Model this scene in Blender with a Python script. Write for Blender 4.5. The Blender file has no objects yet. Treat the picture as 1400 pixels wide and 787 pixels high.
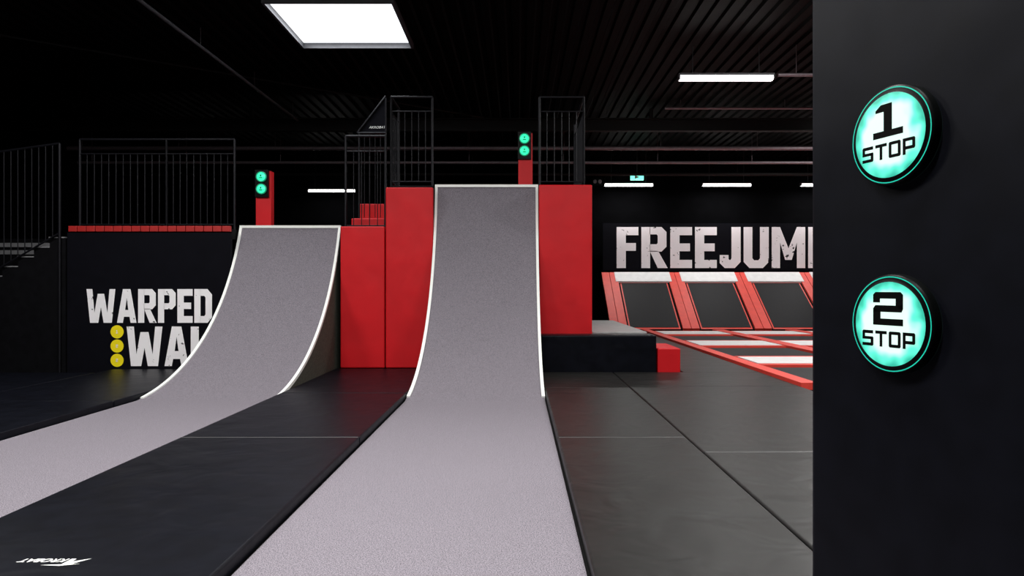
import bpy, math, random
from mathutils import Vector, Matrix
random.seed(4)
sc = bpy.context.scene
sc.view_settings.view_transform = 'Standard'
sc.view_settings.look = 'None'

# ---------------------------------------------------------------- materials
def mat(name, col, rough=0.5, spec=0.5, metal=0.0, emit=None, estr=0.0, noise=None, bump=None, coat=0.0):
    m = bpy.data.materials.new(name); m.use_nodes = True
    nt = m.node_tree; b = nt.nodes['Principled BSDF']
    b.inputs['Base Color'].default_value = (*col, 1)
    b.inputs['Roughness'].default_value = rough
    b.inputs['Specular IOR Level'].default_value = spec
    b.inputs['Metallic'].default_value = metal
    b.inputs['Coat Weight'].default_value = coat
    if emit:
        b.inputs['Emission Color'].default_value = (*emit, 1)
        b.inputs['Emission Strength'].default_value = estr
    tc = nt.nodes.new('ShaderNodeTexCoord')
    if noise:
        n = nt.nodes.new('ShaderNodeTexNoise'); n.inputs['Scale'].default_value = noise[0]
        n.inputs['Detail'].default_value = noise[2] if len(noise) > 2 else 3
        nt.links.new(tc.outputs['Object'], n.inputs['Vector'])
        r = nt.nodes.new('ShaderNodeValToRGB')
        a = noise[1]
        r.color_ramp.elements[0].position = 0.35; r.color_ramp.elements[1].position = 0.65
        r.color_ramp.elements[0].color = (*[c*(1-a) for c in col], 1)
        r.color_ramp.elements[1].color = (*[min(1, c*(1+a)) for c in col], 1)
        nt.links.new(n.outputs['Fac'], r.inputs['Fac'])
        nt.links.new(r.outputs['Color'], b.inputs['Base Color'])
    if bump:
        n = nt.nodes.new('ShaderNodeTexNoise'); n.inputs['Scale'].default_value = bump[0]
        n.inputs['Detail'].default_value = bump[4] if len(bump) > 4 else 3
        n.inputs['Distortion'].default_value = bump[3] if len(bump) > 3 else 0
        nt.links.new(tc.outputs['Object'], n.inputs['Vector'])
        bp = nt.nodes.new('ShaderNodeBump')
        bp.inputs['Strength'].default_value = bump[1]; bp.inputs['Distance'].default_value = bump[2]
        nt.links.new(n.outputs['Fac'], bp.inputs['Height'])
        nt.links.new(bp.outputs['Normal'], b.inputs['Normal'])
    return m

M_carpet = mat('ramp_carpet', (0.190, 0.174, 0.198), 0.95, 0.05, noise=(145, 0.50, 2), bump=(180, 0.25, 0.003))
M_side   = mat('ramp_side_ply', (0.065, 0.07, 0.057), 0.7, 0.2, noise=(40, 0.25))
M_white  = mat('white_edge', (0.92, 0.94, 0.90), 0.5)
M_matblk = mat('vinyl_black', (0.0033, 0.0038, 0.0065), 0.40, 0.10, noise=(6, 0.2), bump=(2.4, 0.32, 0.045, 0.4, 2))
M_matlit = mat('vinyl_reflection_grey', (0.0125, 0.0125, 0.012), 0.40, 0.21, noise=(5, 0.15), bump=(2.6, 0.36, 0.05, 0.5, 2))  # right-hand mat vinyl, reflected light put into a greyer base colour
M_red    = mat('vinyl_red', (0.58, 0.008, 0.013), 0.5, 0.25, noise=(2, 0.05), bump=(2.0, 0.3, 0.045, 0, 1.5))
M_reddk  = mat('red_edge', (0.40, 0.012, 0.01), 0.55)
M_pad    = mat('column_vinyl', (0.0030, 0.0034, 0.006), 0.48, 0.10, noise=(9, 0.2), bump=(2.2, 0.28, 0.04, 0.2, 1.5))
M_blk    = mat('black_paint', (0.003, 0.003, 0.004), 0.7, 0.1, noise=(8, 0.2))
M_wall   = mat('dark_wall', (0.0015, 0.0015, 0.0019), 0.9, 0.03, noise=(3, 0.2))
M_sign   = mat('sign_black', (0.0035, 0.0035, 0.006), 0.7, 0.07, noise=(5, 0.1))
M_ceil   = mat('ceiling_black', (0.0027, 0.0021, 0.0021), 0.55, 0.06, noise=(2, 0.2))
M_floor  = mat('floor_dark', (0.006, 0.006, 0.006), 0.6, 0.1, noise=(20, 0.3))
M_steel  = mat('rail_steel', (0.007, 0.007, 0.010), 0.45, 0.3, metal=0.3, noise=(20, 0.1))
M_pipe   = mat('galvanised_pipe', (0.26, 0.21, 0.23), 0.4, 0.5, metal=0.5, noise=(20, 0.1))
M_beam   = mat('beam_dark', (0.012, 0.010, 0.010), 0.5, 0.2, noise=(10, 0.1))
M_bed    = mat('trampoline_bed', (0.014, 0.014, 0.016), 0.6, 0.2, noise=(60, 0.3))
M_wpad   = mat('white_pad', (0.80, 0.80, 0.80), 0.5, noise=(5, 0.05))
M_redpad = mat('red_pad', (0.80, 0.065, 0.045), 0.5, noise=(5, 0.05))
M_yel    = mat('yellow_print', (1.0, 0.82, 0.01), 0.5)
M_tube   = mat('lamp_tube', (1, 1, 1), 0.4, emit=(1, 0.98, 0.95), estr=8)
M_sky    = mat('skylight_glass', (1, 1, 1), 0.4, emit=(0.93, 0.97, 1.0), estr=1.5)
M_exit   = mat('exit_green', (0.1, 0.6, 0.4), 0.4, emit=(0.2, 1, 0.7), estr=1.6)
M_green  = mat('signal_green', (0.01, 0.5, 0.3), 0.3, emit=(0.04, 0.95, 0.42), estr=1.1)
M_greenc = mat('signal_green_rim', (0.01, 0.1, 0.06), 0.3, emit=(0.01, 0.4, 0.20), estr=0.5)
M_ring   = mat('button_glow_ring', (0.01, 0.4, 0.3), 0.3, emit=(0.01, 0.48, 0.32), estr=0.7)
M_rim    = mat('button_rim', (0.002, 0.0025, 0.0025), 0.4, 0.08)
M_ink    = mat('button_ink', (0.002, 0.002, 0.002), 0.6, 0.05)
M_sill   = mat('grey_metal', (0.10, 0.10, 0.11), 0.5, noise=(10, 0.1))
M_seam   = mat('mat_seam_strip', (0.09, 0.09, 0.09), 0.5)
M_nose   = mat('stair_nosing', (0.20, 0.20, 0.21), 0.5, noise=(10, 0.1))
M_btop   = mat('bench_top_grey', (0.28, 0.28, 0.28), 0.5, noise=(6, 0.1))

def worn(name, scale, a, b2, white=(0.98, 0.96, 0.98)):
    m = mat(name, white, 0.6)
    nt = m.node_tree; b = nt.nodes['Principled BSDF']
    tc = nt.nodes.new('ShaderNodeTexCoord')
    n = nt.nodes.new('ShaderNodeTexNoise'); n.inputs['Scale'].default_value = scale; n.inputs['Detail'].default_value = 6
    n.inputs['Roughness'].default_value = 0.62
    nt.links.new(tc.outputs['Object'], n.inputs['Vector'])
    r = nt.nodes.new('ShaderNodeValToRGB')
    r.color_ramp.elements[0].position = a; r.color_ramp.elements[0].color = (0.02, 0.02, 0.025, 1)
    r.color_ramp.elements[1].position = b2; r.color_ramp.elements[1].color = (*white, 1)
    nt.links.new(n.outputs['Fac'], r.inputs['Fac']); nt.links.new(r.outputs['Color'], b.inputs['Base Color'])
    return m
M_print = worn('worn_white_print', 7.5, 0.335, 0.355)
M_print2 = worn('worn_banner_print', 3.2, 0.355, 0.375, (0.97, 0.92, 0.95))

M_face = bpy.data.materials.new('button_diffuser'); M_face.use_nodes = True
nt = M_face.node_tree; b = nt.nodes['Principled BSDF']
b.inputs['Base Color'].default_value = (0.05, 0.2, 0.16, 1); b.inputs['Roughness'].default_value = 0.35
tc = nt.nodes.new('ShaderNodeTexCoord')
n = nt.nodes.new('ShaderNodeTexNoise'); n.inputs['Scale'].default_value = 18; n.inputs['Detail'].default_value = 1
nt.links.new(tc.outputs['Object'], n.inputs['Vector'])
sp = nt.nodes.new('ShaderNodeVectorMath'); sp.operation = 'MULTIPLY'; sp.inputs[1].default_value = (1, 0, 1)
ln = nt.nodes.new('ShaderNodeVectorMath'); ln.operation = 'LENGTH'
nt.links.new(tc.outputs['Object'], sp.inputs[0]); nt.links.new(sp.outputs[0], ln.inputs[0])
ma = nt.nodes.new('ShaderNodeMath'); ma.operation = 'MULTIPLY_ADD'; ma.inputs[1].default_value = 0.075
nt.links.new(n.outputs['Fac'], ma.inputs[0]); nt.links.new(ln.outputs['Value'], ma.inputs[2])
r = nt.nodes.new('ShaderNodeValToRGB')
e = r.color_ramp.elements
e[0].position = 0.112; e[0].color = (0.82, 1.0, 0.93, 1)
e[1].position = 0.156; e[1].color = (0.004, 0.42, 0.28, 1)
x = e.new(0.137); x.color = (0.10, 0.90, 0.66, 1)
nt.links.new(ma.outputs[0], r.inputs['Fac']); nt.links.new(r.outputs['Color'], b.inputs['Emission Color'])
b.inputs['Emission Strength'].default_value = 1.05

# ---------------------------------------------------------------- mesh builder
class B:
    def __init__(s): s.v = []; s.f = []; s.m = []; s.mats = []; s.sm = []
    def mi(s, m):
        if m not in s.mats: s.mats.append(m)
        return s.mats.index(m)
    def face(s, pts, m, smooth=False):
        i = len(s.v); s.v += [tuple(p) for p in pts]
        s.f.append(list(range(i, i+len(pts)))); s.m.append(s.mi(m)); s.sm.append(smooth)
    def raw(s, verts, faces, m, smooth=False):
        i = len(s.v); s.v += [tuple(p) for p in verts]
        for f in faces: s.f.append([i+k for k in f]); s.m.append(s.mi(m)); s.sm.append(smooth)
    def hexa(s, c, m):
        s.raw(c, [(3,2,1,0),(4,5,6,7),(0,1,5,4),(1,2,6,5),(2,3,7,6),(3,0,4,7)], m)
    def box(s, x0, x1, y0, y1, z0, z1, m):
        s.hexa([(x0,y0,z0),(x1,y0,z0),(x1,y1,z0),(x0,y1,z0),(x0,y0,z1),(x1,y0,z1),(x1,y1,z1),(x0,y1,z1)], m)
    def tube(s, p, q, r, m, n=8):
        p = Vector(p); q = Vector(q); d = (q-p).normalized()
        a = d.orthogonal().normalized(); c = d.cross(a)
        vs = []
        for o in (p, q):
            for k in range(n):
                t = 2*math.pi*k/n; vs.append(o + a*r*math.cos(t) + c*r*math.sin(t))
        fs = [(k, (k+1) % n, n+(k+1) % n, n+k) for k in range(n)]
        s.raw(vs, fs, m, True)
        s.raw(vs[:n], [tuple(range(n))[::-1]], m); s.raw(vs[n:], [tuple(range(n))], m)
    def lathe(s, prof, m, n=48, c=(0,0,0)):
        vs = []
        for (r_, h) in prof:
            for k in range(n):
                t = 2*math.pi*k/n; vs.append((c[0]+r_*math.cos(t), c[1]-h, c[2]+r_*math.sin(t)))
        fs = []
        for j in range(len(prof)-1):
            for k in range(n):
                fs.append((j*n+k, j*n+(k+1) % n, (j+1)*n+(k+1) % n, (j+1)*n+k))
        s.raw(vs, fs, m, True)
    def obj(s, name, bevel=0, seg=2, parent=None):
        me = bpy.data.meshes.new(name); me.from_pydata(s.v, [], s.f)
        for m in s.mats: me.materials.append(m)
        for p, i, k in zip(me.polygons, s.m, s.sm): p.material_index = i; p.use_smooth = k
        me.update()
        o = bpy.data.objects.new(name, me); sc.collection.objects.link(o)
        if bevel:
            md = o.modifiers.new('bevel', 'BEVEL'); md.width = bevel; md.segments = seg; md.limit_method = 'ANGLE'
        if parent: o.parent = parent
        return o

# ---------------------------------------------------------------- glyphs
def rc(x0, y0, x1, y1): return [(x0,y0),(x1,y0),(x1,y1),(x0,y1)]
def strip(o, i): return [[o[k], o[k+1], i[k+1], i[k]] for k in range(len(o)-1)]
bowl = strip([(.2,1),(.48,1),(.6,.88),(.6,.52),(.48,.4),(.2,.4)], [(.2,.82),(.36,.82),(.39,.79),(.39,.61),(.36,.58),(.2,.58)])
G = {
 'F': (.52, [rc(0,0,.22,1), rc(.22,.8,.52,1), rc(.22,.42,.46,.61)]),
 'E': (.52, [rc(0,0,.22,1), rc(.22,.8,.52,1), rc(.22,.41,.47,.6), rc(.22,0,.52,.2)]),
 'R': (.62, [rc(0,0,.21,1), [(.2,.42),(.4,.42),(.63,0),(.39,0)]] + bowl),
 'P': (.60, [rc(0,0,.21,1)] + bowl),
 'D': (.60, [rc(0,0,.21,1)] + strip([(.2,1),(.45,1),(.6,.84),(.6,.16),(.45,0),(.2,0)], [(.2,.8),(.34,.8),(.38,.75),(.38,.25),(.34,.2),(.2,.2)])),
 'J': (.50, strip([(.5,1),(.5,.15),(.36,0),(.12,0),(0,.12),(0,.32)], [(.28,1),(.28,.24),(.26,.2),(.23,.2),(.21,.22),(.21,.32)])),
 'U': (.60, strip([(0,1),(0,.15),(.14,0),(.46,0),(.6,.15),(.6,1)], [(.21,1),(.21,.24),(.25,.19),(.35,.19),(.39,.24),(.39,1)])),
 'M': (.80, [rc(0,0,.2,1), rc(.6,0,.8,1), [(.2,1),(.2,.62),(.32,.2),(.4,.2),(.4,.48)], [(.6,1),(.6,.62),(.48,.2),(.4,.2),(.4,.48)]]),
 'W': (.98, [[(0,1),(.20,1),(.27,.30),(.27,0),(.12,0)], [(.27,0),(.27,.30),(.38,.86),(.49,.86),(.49,.46),(.40,0)],
             [(.71,0),(.71,.30),(.60,.86),(.49,.86),(.49,.46),(.58,0)], [(.98,1),(.78,1),(.71,.30),(.71,0),(.86,0)]]),
 'A': (.66, [[(0,0),(.20,0),(.24,.20),(.28,.40),(.33,.74),(.33,1),(.20,1)], [(.66,0),(.46,0),(.42,.20),(.38,.40),(.33,.74),(.33,1),(.46,1)],
             [(.235,.18),(.425,.18),(.385,.38),(.275,.38)]]),
 'L': (.50, [rc(0,0,.22,1), rc(.22,0,.5,.2)]),
}
c = .08
GW = {
 'S': (1.0, [[(c,1),(.97,1),(.97,.79),(.24,.79),(0,.79),(0,1-c)], rc(0,.41,.24,.79), rc(.24,.41,.97,.6), rc(.75,.2,1,.55), [(0,0),(.92,0),(1,.08),(1,.2),(0,.2)]]),
 'T': (1.0, [rc(0,.8,1,1), rc(.38,0,.62,.8)]),
 'O': (1.0, [[(c,1),(1-c,1),(1,1-c),(1,.8),(0,.8),(0,1-c)], [(c,0),(1-c,0),(1,c),(1,.2),(0,.2),(0,c)], rc(0,.2,.24,.8), rc(.76,.2,1,.8)]),
 'P': (1.0, [rc(0,0,.24,1), [(.24,1),(1-c,1),(1,1-c),(1,.8),(.24,.8)], [(.24,.3),(1-c,.3),(1,.3+c),(1,.5),(.24,.5)], rc(.76,.5,1,.8)]),
 '1': (1.0, [rc(0,0,1,.2), rc(.36,.2,.64,1), [(.08,.78),(.36,.78),(.36,1),(.26,1),(.08,.86)]]),
 '2': (1.0, [[(0,.8),(1,.8),(1,.92),(.92,1),(.08,1),(0,.92)], rc(0,.68,.24,.8), rc(.76,.5,1,.8), [(.08,.4),(.95,.4),(1,.5),(1,.6),(.08,.6),(0,.5)], rc(0,.2,.26,.5), rc(0,0,1,.2)]),
}
def text(bb, s, x0, x1, z0, z1, y, m, gl=G, gap=.09):
    tot = sum(gl[ch][0] for ch in s) + gap*(len(s)-1)
    k = (x1-x0)/tot; h = z1-z0; cx = 0
    for ch in s:
        w, polys = gl[ch]
        for p in polys:
            bb.face([(x0+(cx+px)*k, y, z0+py*h) for px, py in p], m)
        cx += w+gap

# ---------------------------------------------------------------- room shell
RX0, RX1, RY0, RY1, H = -15, 18, -4, 28, 7.0
b_ = B(); b_.box(RX0, RX1, RY0, RY1, -.2, 0, M_floor); b_.obj('floor')
b_ = B(); b_.box(RX0, RX1, RY1, RY1+.2, 0, H+.3, M_wall); b_.obj('wall_back')
b_ = B(); b_.box(RX0, RX1, RY0-.2, RY0, 0, H+.3, M_wall); b_.obj('wall_front')
b_ = B(); b_.box(RX0-.2, RX0, RY0, RY1, 0, H+.3, M_wall); b_.obj('wall_left')
b_ = B(); b_.box(RX1, RX1+.2, RY0, RY1, 0, H+.3, M_wall); b_.obj('wall_right')

SX0, SX1, SY0, SY1 = -4.80, -2.32, 12.75, 15.20
b_ = B()
def cor(x0, x1, y0, y1):
    p = .30; n = int(round((x1-x0)/p)); p = (x1-x0)/n
    for i in range(n):
        x = x0+i*p
        pr = [(x, H+.06), (x+p*.3, H+.06), (x+p*.42, H), (x+p*.88, H), (x+p, H+.06)]
        for a, c2 in zip(pr[:-1], pr[1:]):
            b_.face([(a[0], y0, a[1]), (c2[0], y0, c2[1]), (c2[0], y1, c2[1]), (a[0], y1, a[1])], M_ceil)
cor(RX0, SX0, RY0, RY1); cor(SX1, RX1, RY0, RY1); cor(SX0, SX1, RY0, SY0); cor(SX0, SX1, SY1, RY1)
b_.obj('ceiling')
b_ = B()
t = .05
b_.box(SX0, SX0+t, SY0, SY1, H-.06, H+.2, M_sill); b_.box(SX1-t, SX1, SY0, SY1, H-.06, H+.2, M_sill)
b_.box(SX0+t, SX1-t, SY0, SY0+t, H-.06, H+.2, M_sill); b_.box(SX0+t, SX1-t, SY1-t, SY1, H-.06, H+.2, M_sill)
b_.box(SX0+t, SX1-t, SY0+t, SY1-t, H+.06, H+.09, M_sky)
skyl = b_.obj('window_1')

def area(name, loc, sx, sy, P, col=(1,1,1), rot=(0,0,0), parent=None):
    l = bpy.data.lights.new(name, 'AREA'); l.shape = 'RECTANGLE'; l.size = sx; l.size_y = sy; l.energy = P; l.color = col
    o = bpy.data.objects.new(name, l); sc.collection.objects.link(o); o.location = loc; o.rotation_euler = rot
    if parent: o.parent = parent
    return o
area('daylight', ((SX0+SX1)/2, (SY0+SY1)/2, H+.03), 2.2, 2.1, 90, (.93, .96, 1), parent=skyl)

b_ = B()
for yb in (20.5,):
    b_.box(-14.9, 17.9, yb-.1, yb+.1, 6.66, 6.70, M_beam); b_.box(-14.9, 17.9, yb-.02, yb+.02, 6.36, 6.66, M_beam)
    b_.box(-14.9, 17.9, yb-.1, yb+.1, 6.32, 6.36, M_beam)
    for xx in (-14, -8, -2, 4, 10, 16): b_.box(xx-.05, xx+.05, yb-.05, yb+.05, 6.7, 6.99, M_beam)
b_.obj('ceiling_beam')
def pipe(name, p, q, r, m=M_pipe):
    bb = B(); bb.tube(p, q, r, m, 10)
    P, Q = Vector(p), Vector(q); n = max(2, int((Q-P).length/3))
    for i in range(n+1):
        o = P.lerp(Q, (i+.15)/(n+.3)); bb.tube(o, (o.x, o.y, H-.005), .008, m, 5)
    bb.obj(name)
pipe('ceiling_pipe', (-14.5, 22, 6.12), (17.5, 22, 6.12), .07)
pipe('ceiling_pipe', (-14.5, 22.5, 5.75), (17.5, 22.5, 5.75), .05)
pipe('ceiling_pipe', (-14.5, 24, 5.62), (17.5, 24, 5.62), .06, M_beam)
pipe('cable_conduit', (-6.55, 5, 6.6), (-6.55, 20.3, 6.6), .035, M_sill)
pipe('cable_conduit', (4.2, 19.5, 6.75), (17, 19.5, 6.75), .035)
pipe('cable_conduit', (5.75, 15.1, 6.33), (12, 15.1, 6.33), .04)
pipe('cable_conduit', (-13, 12.5, 6.85), (-1, 21, 6.85), .03, M_beam)

# ---------------------------------------------------------------- lamps
def lamp(x, y, z, L=2.0, P=60, col=(1, .98, .96), r=.045):
    bb = B()
    bb.box(-L/2, L/2, -.08, .08, .0, .05, M_sill)
    bb.tube((-L/2+.03, -.03, -.04), (L/2-.03, -.03, -.04), r, M_tube, 10)
    bb.tube((-L/2+.03, .05, -.04), (L/2-.03, .05, -.04), r*.8, M_tube, 10)
    bb.box(-L/2, -L/2+.03, -.08, .08, -.08, 0, M_sill); bb.box(L/2-.03, L/2, -.08, .08, -.08, 0, M_sill)
    for s_ in (-.7, .7): bb.tube((s_*L/2, 0, .05), (s_*L/2, 0, H-.005-z), .008, M_sill, 5)
    o = bb.obj('fluorescent_lamp'); o.location = (x, y, z)
    area('tube_light', (0, 0, -.12), L*.95, .14, P, col, parent=o)
lamp(4.60, 15.1, 6.30, 2.1, 90, r=.065)
for x in (4.38, 8.25, 12.15): lamp(x, 27.0, 5.73, 1.95, 70, r=.06)
lamp(-7.35, 27.0, 5.50, 1.9, 20)
lamp(10.4, 19.0, 6.5, 2.0, 350)  # added lamp, hidden behind the column, to brighten the trampolines
lamp(6.4, 12.0, 6.8, 2.0, 270)  # extra unseen lamp above the view, added to light the front court
lamp(-7.6, 8.2, 6.75, 2.0, 300)  # out-of-view lamp put in to lift the wall sign
for x in (-3.6, 1.6, 5.6):
    lamp(x, 8.6, 6.75, 2.0, 40)
for x in (-4.5, -.6, 3.6):
    lamp(x, 4.6, 6.75, 2.0, 260)
for x in (-2.5, 1.0):
    lamp(x, .8, 6.75, 2.0, 290)

# ---------------------------------------------------------------- warped walls
def ramp(x0, x1, y0, R, ztop, yfront, ystrip, yback):
    bb = B(); pts = [(yfront, .02)]
    yy = yfront
    while yy < y0-.5: pts.append((yy+.5, .02)); yy += .5
    N = 48; amax = math.acos((R-ztop)/R)
    a0 = math.acos((R-.02)/R)
    for i in range(N+1):
        a = a0+(amax-a0)*i/N; pts.append((y0+R*math.sin(a), R-R*math.cos(a)))
    yt, zt = pts[-1]
    vs = []
    for (y, z) in pts: vs += [(x0, y, z), (x1, y, z)]
    n = len(pts)
    bb.raw(vs, [(2*i, 2*i+1, 2*i+3, 2*i+2) for i in range(n-1)], M_carpet, True)
    for x in (x0, x1):
        for i in range(n-1):
            (ya, za), (yb, zb) = pts[i], pts[i+1]
            bb.face([(x, ya, 0), (x, yb, 0), (x, yb, zb), (x, ya, za)], M_side)
        bb.face([(x, yt, 0), (x, yback, 0), (x, yback, zt), (x, yt, zt)], M_side)
    bb.face([(x0, yback, 0), (x1, yback, 0), (x1, yback, zt), (x0, yback, zt)], M_side)
    bb.face([(x0, yt, zt), (x1, yt, zt), (x1, yback, zt), (x0, yback, zt)], M_side)
    bb.face([(x0, yfront, 0), (x1, yfront, 0), (x1, yfront, .02), (x0, yfront, .02)], M_carpet)
    st = [p for p in pts if p[0] >= ystrip]
    w, h = .042, .022
    for xa, xb in ((x0-.006, x0+w), (x1-w, x1+.006)):
        for i in range(len(st)-1):
            (ya, za), (yb, zb) = st[i], st[i+1]
            d = Vector((yb-ya, zb-za)).normalized(); nn = (-d[1]*h, d[0]*h); ii = (d[1]*.03, -d[0]*.03)
            bb.hexa([(xa, ya+ii[0], za+ii[1]), (xb, ya+ii[0], za+ii[1]), (xb, yb+ii[0], zb+ii[1]), (xa, yb+ii[0], zb+ii[1]),
                     (xa, ya+nn[0], za+nn[1]), (xb, ya+nn[0], za+nn[1]), (xb, yb+nn[0], zb+nn[1]), (xa, yb+nn[0], zb+nn[1])], M_white)
    bb.box(x0-.006, x1+.006, yt-.03, yt+.05, zt-.03, zt+.02, M_white)
    return bb.obj('warped_wall_ramp')
ramp(-1.595, .385, 9.2, 4.05, 3.60, -1.5, 9.75, 13.30)
ramp(-5.42, -3.46, 9.3, 4.30, 2.82, -1.5, 9.75, 13.42)

# ---------------------------------------------------------------- mats
def mat_pad(x0, x1, y0, y1, t=.10, m=M_matblk, seam=False):
    bb = B(); g = .006
    bb.box(x0+g, x1-g, y0+g, y1-g, 0, t, m)
    o = bb.obj('gym_mat', bevel=.018, seg=3)
    if seam:
        s = B(); s.box(x0+.02, x1-.02, y1-.026, y1-.008, t-.004, t+.0015, M_seam); s.obj('seam_strip', parent=o)
mat_pad(-3.45, -1.61, 3.42, 6.97, seam=True)
mat_pad(-3.45, -1.61, 6.97, 9.90)
mat_pad(-3.45, -1.61, 9.90, 12.92)
mat_pad(.40, 1.72, 3.47, 6.97, m=M_matlit, seam=True)
mat_pad(.40, 1.72, 6.97, 10.45, m=M_matlit)
mat_pad(.40, 1.72, 10.45, 12.36, m=M_matlit)
mat_pad(1.72, 4.38, 2.84, 6.34, m=M_matlit, seam=True)
for a, c2 in ((6.34, 10.6), (10.6, 12.36)):
    mat_pad(1.72, 4.38, a, c2, m=M_matlit)
mat_pad(3.0, 4.38, 12.36, 17.4, m=M_matlit); mat_pad(3.0, 4.38, 17.4, 24.4, m=M_matlit)
for a, c2 in ((2.0, 6.0), (6.0, 9.2), (9.2, 12.82)):
    mat_pad(-7.6, -5.44, a, c2)
    mat_pad(-9.8, -7.6, a, min(c2, 12.3))

lg = bpy.data.curves.new('mat_logo', 'FONT'); lg.body = 'KROBAT'; lg.size = .066; lg.align_x = 'LEFT'; lg.shear = .3; lg.offset = .0012; lg.extrude = .0005
lo = bpy.data.objects.new('mat_logo_print', lg); sc.collection.objects.link(lo)
lo.location = (-2.51, 3.83, .1015); lo.rotation_euler = (0, 0, math.pi); lg.materials.append(M_white)
bb = B()
bb.face([(-.12, -.005, .001), (-.055, .068, .001), (.0, .075, .001), (-.01, .0, .001), (-.035, .0, .001), (-.035, .04, .001)], M_white)
bb.face([(-.10, .070, .001), (.11, .088, .001), (.0, .098, .001)], M_white)
bb.obj('mat_logo_wing', parent=lo)

# ---------------------------------------------------------------- towers & platforms
b_ = B()
b_.box(-2.51, -1.61, 12.95, 13.05, .10, 3.53, M_red)
b_.box(.40, 1.41, 12.95, 13.05, .10, 3.58, M_red)
b_.box(-2.51, -2.43, 13.06, 15.6, .0, 3.53, M_red)
b_.box(1.33, 1.41, 13.06, 15.6, .0, 3.57, M_red)
b_.box(-2.42, 1.32, 13.44, 15.6, .0, 3.58, M_blk)
b_.box(-2.42, -1.62, 13.06, 13.43, .0, 3.58, M_blk)
b_.box(.41, 1.32, 13.06, 13.43, .0, 3.58, M_blk)
b_.obj('padded_tower', bevel=.025, seg=3)
b_ = B()
b_.box(-3.37, -2.53, 12.95, 13.05, .10, 2.79, M_red)
b_.box(-3.37, -2.53, 13.06, 16.5, 0, 2.72, M_blk)
b_.box(-3.42, -2.55, 14.0, 15.4, 2.72, 3.05, M_red)
b_.box(-3.42, -2.55, 14.6, 15.4, 3.05, 3.42, M_red)
b_.obj('padded_platform', bevel=.025, seg=3)
b_ = B()
b_.box(-8.55, -3.44, 13.46, 16.5, 2.55, 2.75, M_blk)
b_.box(-8.55, -5.46, 13.04, 13.46, 2.55, 2.75, M_blk)
for i in range(18):
    x = -8.55+i*(3.09/18); b_.box(x+.006, x+3.09/18-.006, 12.97, 13.04, 2.69, 2.80, M_reddk)
for x in (-8.4, -6, -3.6): b_.box(x-.06, x+.06, 16.2, 16.32, 0, 2.55, M_blk)
b_.obj('platform_deck', bevel=.01)
b_ = B()
b_.box(-8.55, -5.45, 12.95, 13.03, .0, 2.67, M_sign)
y = 12.945
text(b_, 'WARPED', -8.18, -5.80, .96, 1.60, y, M_print, gap=.055)
text(b_, 'WALL', -7.42, -5.47, .14, .89, y, M_print, gap=.055)
for z, dg in ((.79, '1'), (.52, '2'), (.25, '2')):
    ring = [(-7.60+.125*math.cos(k*math.pi/12), y, z+.125*math.sin(k*math.pi/12)) for k in range(24)]
    b_.face(ring, M_yel)
    text(b_, dg, -7.62, -7.58, z-.03, z+.03, y-.004, M_print, GW)
b_.obj('warped_wall_sign')

b_ = B()
n = 15; run = .30; rise = 2.75/n
for i in range(n):
    x1 = -8.58-i*run; zt = 2.75-(i+1)*rise
    if zt <= 0.02: break
    b_.box(x1-run, x1, 12.95, 14.6, 0, zt, M_blk)
    b_.box(x1-run-.01, x1, 12.935, 14.6, zt, zt+.022, M_nose if i < 8 else M_sill)
b_.obj('stairs')
b_ = B()
for zz in (2.36, 2.52):
    b_.box(-11.5, -8.60, 15.0, 15.1, zz, zz+.09, M_nose)
b_.box(-11.5, -8.60, 15.02, 15.1, 0, 2.7, M_blk); b_.obj('partition_wall')

# ---------------------------------------------------------------- railings
def rail(segs, h, name='safety_railing', sp=.13, r=.009):
    bb = B()
    for (p, q) in segs:
        P, Q = Vector(p), Vector(q); L = (Q-P).length; up = Vector((0, 0, h))
        bb.tube(P, P+up, .024, M_steel); bb.tube(Q, Q+up, .024, M_steel)
        bb.tube(P+up, Q+up, .024, M_steel)
        bb.tube(P+up*.84, Q+up*.84, .014, M_steel); bb.tube(P+Vector((0,0,.1)), Q+Vector((0,0,.1)), .014, M_steel)
        k = int(L/sp)
        for i in range(1, k):
            o = P.lerp(Q, i/k); bb.tube(o+Vector((0,0,.1)), o+up*.84, r, M_steel, 6)
    return bb.obj(name)
z1 = 3.582; z2 = 2.752
rail([((-2.46, 13.25, z1), (-1.66, 13.25, z1)), ((-2.46, 13.25, z1), (-2.46, 14.1, z1))], 1.74)
rail([((.42, 13.25, z1), (1.28, 13.25, z1)), ((1.28, 13.25, z1), (1.28, 15.4, z1))], 1.74)
rail([((-3.33, 13.2, z2-.03), (-2.56, 13.2, z2-.03))], 1.83)
rail([((-8.5, 13.25, z2), (-6.82, 13.25, z2)), ((-6.82, 13.25, z2), (-5.5, 13.25, z2)), ], 1.75)
b_ = B()
yy = 12.90
b_.tube((-8.66, yy, .0), (-8.66, yy, 4.35), .024, M_steel)
b_.tube((-8.66, yy, 4.35), (-12.6, yy, 3.8), .024, M_steel)
b_.tube((-12.6, yy, .0), (-12.6, yy, 3.8), .024, M_steel)
b_.tube((-8.66, yy, 2.66), (-12.6, yy, .36), .018, M_steel)
for i in range(1, 30):
    t = i/30; x = -8.66-3.94*t; b_.tube((x, yy, 2.66-2.3*t), (x, yy, 4.35-.55*t), .009, M_steel, 6)
b_.obj('stair_railing')
b_ = B()
yg = 14.35
xa, xb, za, zb = -3.33, -2.77, 4.87, 5.60
b_.raw([(xa, yg, za), (xb, yg, zb), (xb, yg, za), (xa, yg+.05, za), (xb, yg+.05, zb), (xb, yg+.05, za)],
       [(0,2,1),(3,4,5),(0,1,4,3),(1,2,5,4),(2,0,3,5)], M_sign)
b_.tube((xa-.04, yg-.03, za), (xb, yg-.03, zb+.04), .022, M_steel)
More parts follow.
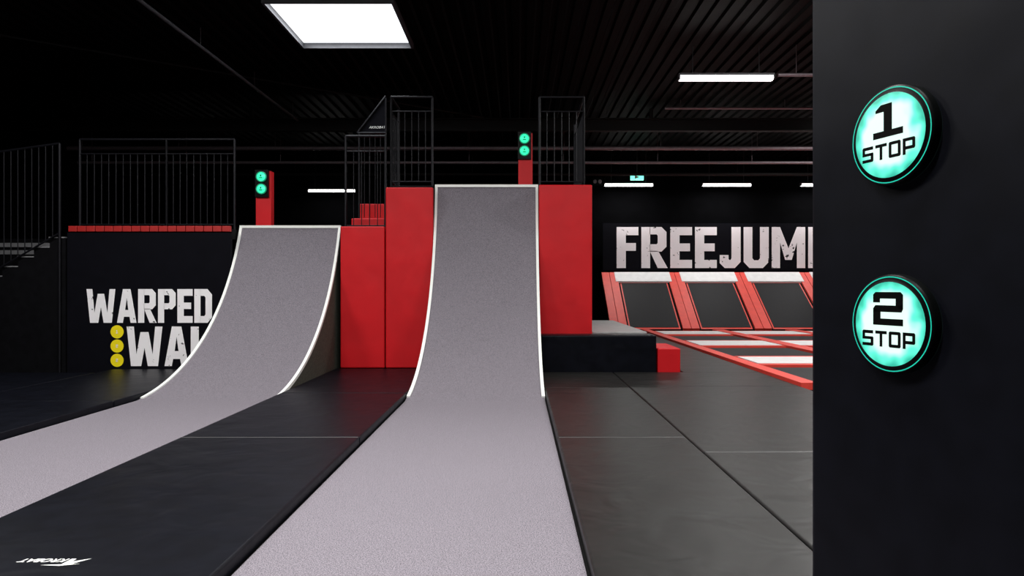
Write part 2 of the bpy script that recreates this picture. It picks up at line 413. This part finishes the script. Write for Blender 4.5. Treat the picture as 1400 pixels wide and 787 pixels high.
b_.tube((xa-.04, yg-.03, za), (xb, yg-.03, za), .022, M_steel)
b_.tube((xa, yg-.03, 3.06), (xa, yg-.03, za), .022, M_steel)
b_.tube((xb, yg-.03, 3.06), (xb, yg-.03, zb), .022, M_steel)
for i in range(1, 5):
    x = xa+(xb-xa)*i/5; b_.tube((x, yg-.03, 3.1), (x, yg-.03, za), .009, M_steel, 6)
gp = b_.obj('stair_guard_panel')
tg = bpy.data.curves.new('panel_print', 'FONT'); tg.body = 'AKROBAT'; tg.size = .075; tg.shear = .3; tg.extrude = .001
to = bpy.data.objects.new('panel_print', tg); sc.collection.objects.link(to); tg.materials.append(M_white)
to.location = (-3.13, yg-.006, 4.97); to.rotation_euler = (math.pi/2, 0, 0); to.parent = gp

def signal(x, y, z0, z1, w=.30):
    bb = B()
    zh = z1-.50
    bb.box(x-w/2, x+w/2, y, y+.16, z0, zh-.02, M_red)
    bb.box(x+.11, x+w/2, y, y+.16, zh-.02, z1, M_red)
    bb.box(x-.15, x+.11, y-.05, y+.155, zh-.02, z1+.02, M_rim)
    for zz in (z1-.12, z1-.36):
        cc = (x-.02, y-.05, zz)
        bb.lathe([(.104, 0), (.104, .03), (.096, .04), (.088, .03)], M_greenc, 24, cc)
        bb.lathe([(.086, .025), (.06, .04), (.0, .05)], M_green, 24, cc)
        bb.box(cc[0]-.010, cc[0]+.010, cc[1]-.056, cc[1]-.05, zz+.0, zz+.035, M_ink)
        bb.box(cc[0]-.028, cc[0]+.028, cc[1]-.054, cc[1]-.048, zz-.033, zz-.02, M_ink)
    bb.obj('start_signal_light')
signal(-5.03, 13.50, 2.752, 3.93, .30)
signal(.15, 13.50, 3.582, 4.68, .28)

# ---------------------------------------------------------------- bench and red step
b_ = B()
b_.box(.42, 2.52, 12.40, 12.90, .0, .76, M_matblk)
b_.box(1.44, 2.52, 12.91, 18.0, .0, .70, M_matblk)
b_.box(1.44, 2.52, 13.3, 18.0, .70, .77, M_btop)
b_.obj('padded_bench', bevel=.025, seg=3)
b_ = B(); b_.box(2.545, 2.96, 12.42, 13.6, .0, .52, M_red); b_.obj('red_step', bevel=.02, seg=3)

# ---------------------------------------------------------------- trampolines
b_ = B()
rows = [(10.9, 13.3), (15.0, 17.6), (19.5, 21.9)]
whites = [(13.4, 14.9), (17.7, 19.4), (22.0, 23.7)]
X0 = 4.42; pitch = 2.6
b_.box(X0, X0+5*pitch, 10.6, 24.35, 0, .04, M_blk)
b_.box(X0-.02, X0+.24, 10.6, 24.35, .04, .15, M_redpad)
for i in range(1, 5):
    x = X0+.12+i*pitch
    b_.box(x-.2, x+.2, 10.6, 24.35, .04, .14, M_redpad)
for (ya, yb) in whites:
    for i in range(5):
        xa = X0+.34+i*pitch
        b_.box(xa, xa+pitch-.46, ya+.12, yb-.12, .04, .135, M_wpad)
        b_.box(xa, xa+pitch-.46, ya-.12, ya+.10, .04, .128, M_redpad)
        b_.box(xa, xa+pitch-.46, yb-.10, yb+.12, .04, .128, M_redpad)
for (ya, yb) in rows:
    for i in range(5):
        xa = X0+.34+i*pitch; xb = xa+pitch-.46
        b_.box(xa, xb, ya+.2, yb-.15, .06, .09, M_bed)
b_.obj('trampoline_court')

def slant(m, x0, x1, t0, t1, lift, th, bb):
    P0 = Vector((0, 24.6, .12)); P1 = Vector((0, 27.35, 2.2)); d = P1-P0; nrm = Vector((0, -d.z, d.y)).normalized()
    a = P0+d*t0+nrm*lift; c2 = P0+d*t1+nrm*lift; a2 = a-nrm*th; c3 = c2-nrm*th
    bb.hexa([(x0, a2.y, a2.z), (x1, a2.y, a2.z), (x1, c3.y, c3.z), (x0, c3.y, c3.z), (x0, a.y, a.z), (x1, a.y, a.z), (x1, c2.y, c2.z), (x0, c2.y, c2.z)], m)
b_ = B()
for i in range(6):
    xd = 3.65+i*2.6
    slant(M_redpad, xd-.3, xd-.01, 0, 1, .06, .12, b_)
    slant(M_redpad, xd+.01, xd+.3, 0, 1, .06, .12, b_)
    if i < 5:
        xa, xb = xd+.3, xd+2.6-.3
        slant(M_wpad, xa-.1, xb+.1, .82, 1.0, .075, .1, b_)
        slant(M_blk, xa, xb, .0, .84, -.01, .05, b_)
        slant(M_redpad, xa+.07, xb-.07, .01, .83, .0, .03, b_)
        slant(M_bed, xa+.12, xb-.12, .035, .81, .012, .03, b_)
b_.obj('slanted_trampolines')
b_ = B()
b_.box(3.42, 14.2, 27.45, 27.52, 2.32, 4.22, M_sign)
text(b_, 'FREEJUMP', 3.97, 12.68, 2.42, 4.07, 27.44, M_print2, gap=.07)
b_.obj('freejump_banner')
b_ = B(); b_.box(4.35, 4.85, 26.3, 26.4, 5.78, 6.0, M_exit); b_.tube((4.6, 26.35, 6.0), (4.6, 26.35, H-.005), .01, M_sill)
b_.face([(4.5, 26.29, 5.82), (4.7, 26.29, 5.89), (4.5, 26.29, 5.96)], M_white)
b_.obj('exit_sign')
b_ = B(); b_.box(3.0, 3.4, 27.5, 27.99, 5.75, 6.05, M_rim); b_.tube((3.1, 27.5, 5.9), (3.1, 27.45, 5.9), .08, M_pipe); b_.tube((3.3, 27.5, 5.9), (3.3, 27.45, 5.9), .08, M_pipe); b_.obj('emergency_light')

# ---------------------------------------------------------------- foreground padded column with buttons
PH = math.radians(-72)
b_ = B()
b_.box(-.3275, .95, 0, .55, 0, 4.6, M_pad)
col = b_.obj('padded_column', bevel=.02, seg=3)
col.location = (1.047, 1.9, 0); col.rotation_euler = (0, 0, PH)
def button(ch, z):
    bb = B()
    bb.lathe([(.1375, 0.0), (.1375, .020), (.135, .026), (.131, .028)], M_rim, 64)
    bb.lathe([(.131, .028), (.128, .028)], M_ring, 64)
    bb.lathe([(.128, .028), (.119, .029), (.116, .031)], M_rim, 64)
    bb.lathe([(.116, .031), (.09, .0325), (.05, .033), (.0001, .0332)], M_face, 64)
    y = -.0345
    text(bb, ch, -.050, .050, -.004, .088, y, M_ink, GW)
    text(bb, 'STOP', -.088, .088, -.064, -.020, y, M_ink, GW, gap=.16)
    o = bb.obj('stop_button'); o.rotation_euler = (0, 0, PH)
    o.location = (1.047+.012*math.cos(PH)-.0005, 1.9+.012*math.sin(PH), z)
button('1', 2.040); button('2', 1.521)

# ---------------------------------------------------------------- world + camera
w = bpy.data.worlds.new('World'); sc.world = w; w.use_nodes = True
w.node_tree.nodes['Background'].inputs['Color'].default_value = (.6, .65, .8, 1)
w.node_tree.nodes['Background'].inputs['Strength'].default_value = .02
cd = bpy.data.cameras.new('Camera'); cd.sensor_width = 36; cd.lens = 24.0; cd.shift_x = -8/1400; cd.clip_end = 200
co = bpy.data.objects.new('Camera', cd); sc.collection.objects.link(co)
co.location = (0, 0, 1.62); co.rotation_euler = (math.pi/2, 0, 0)
sc.camera = co
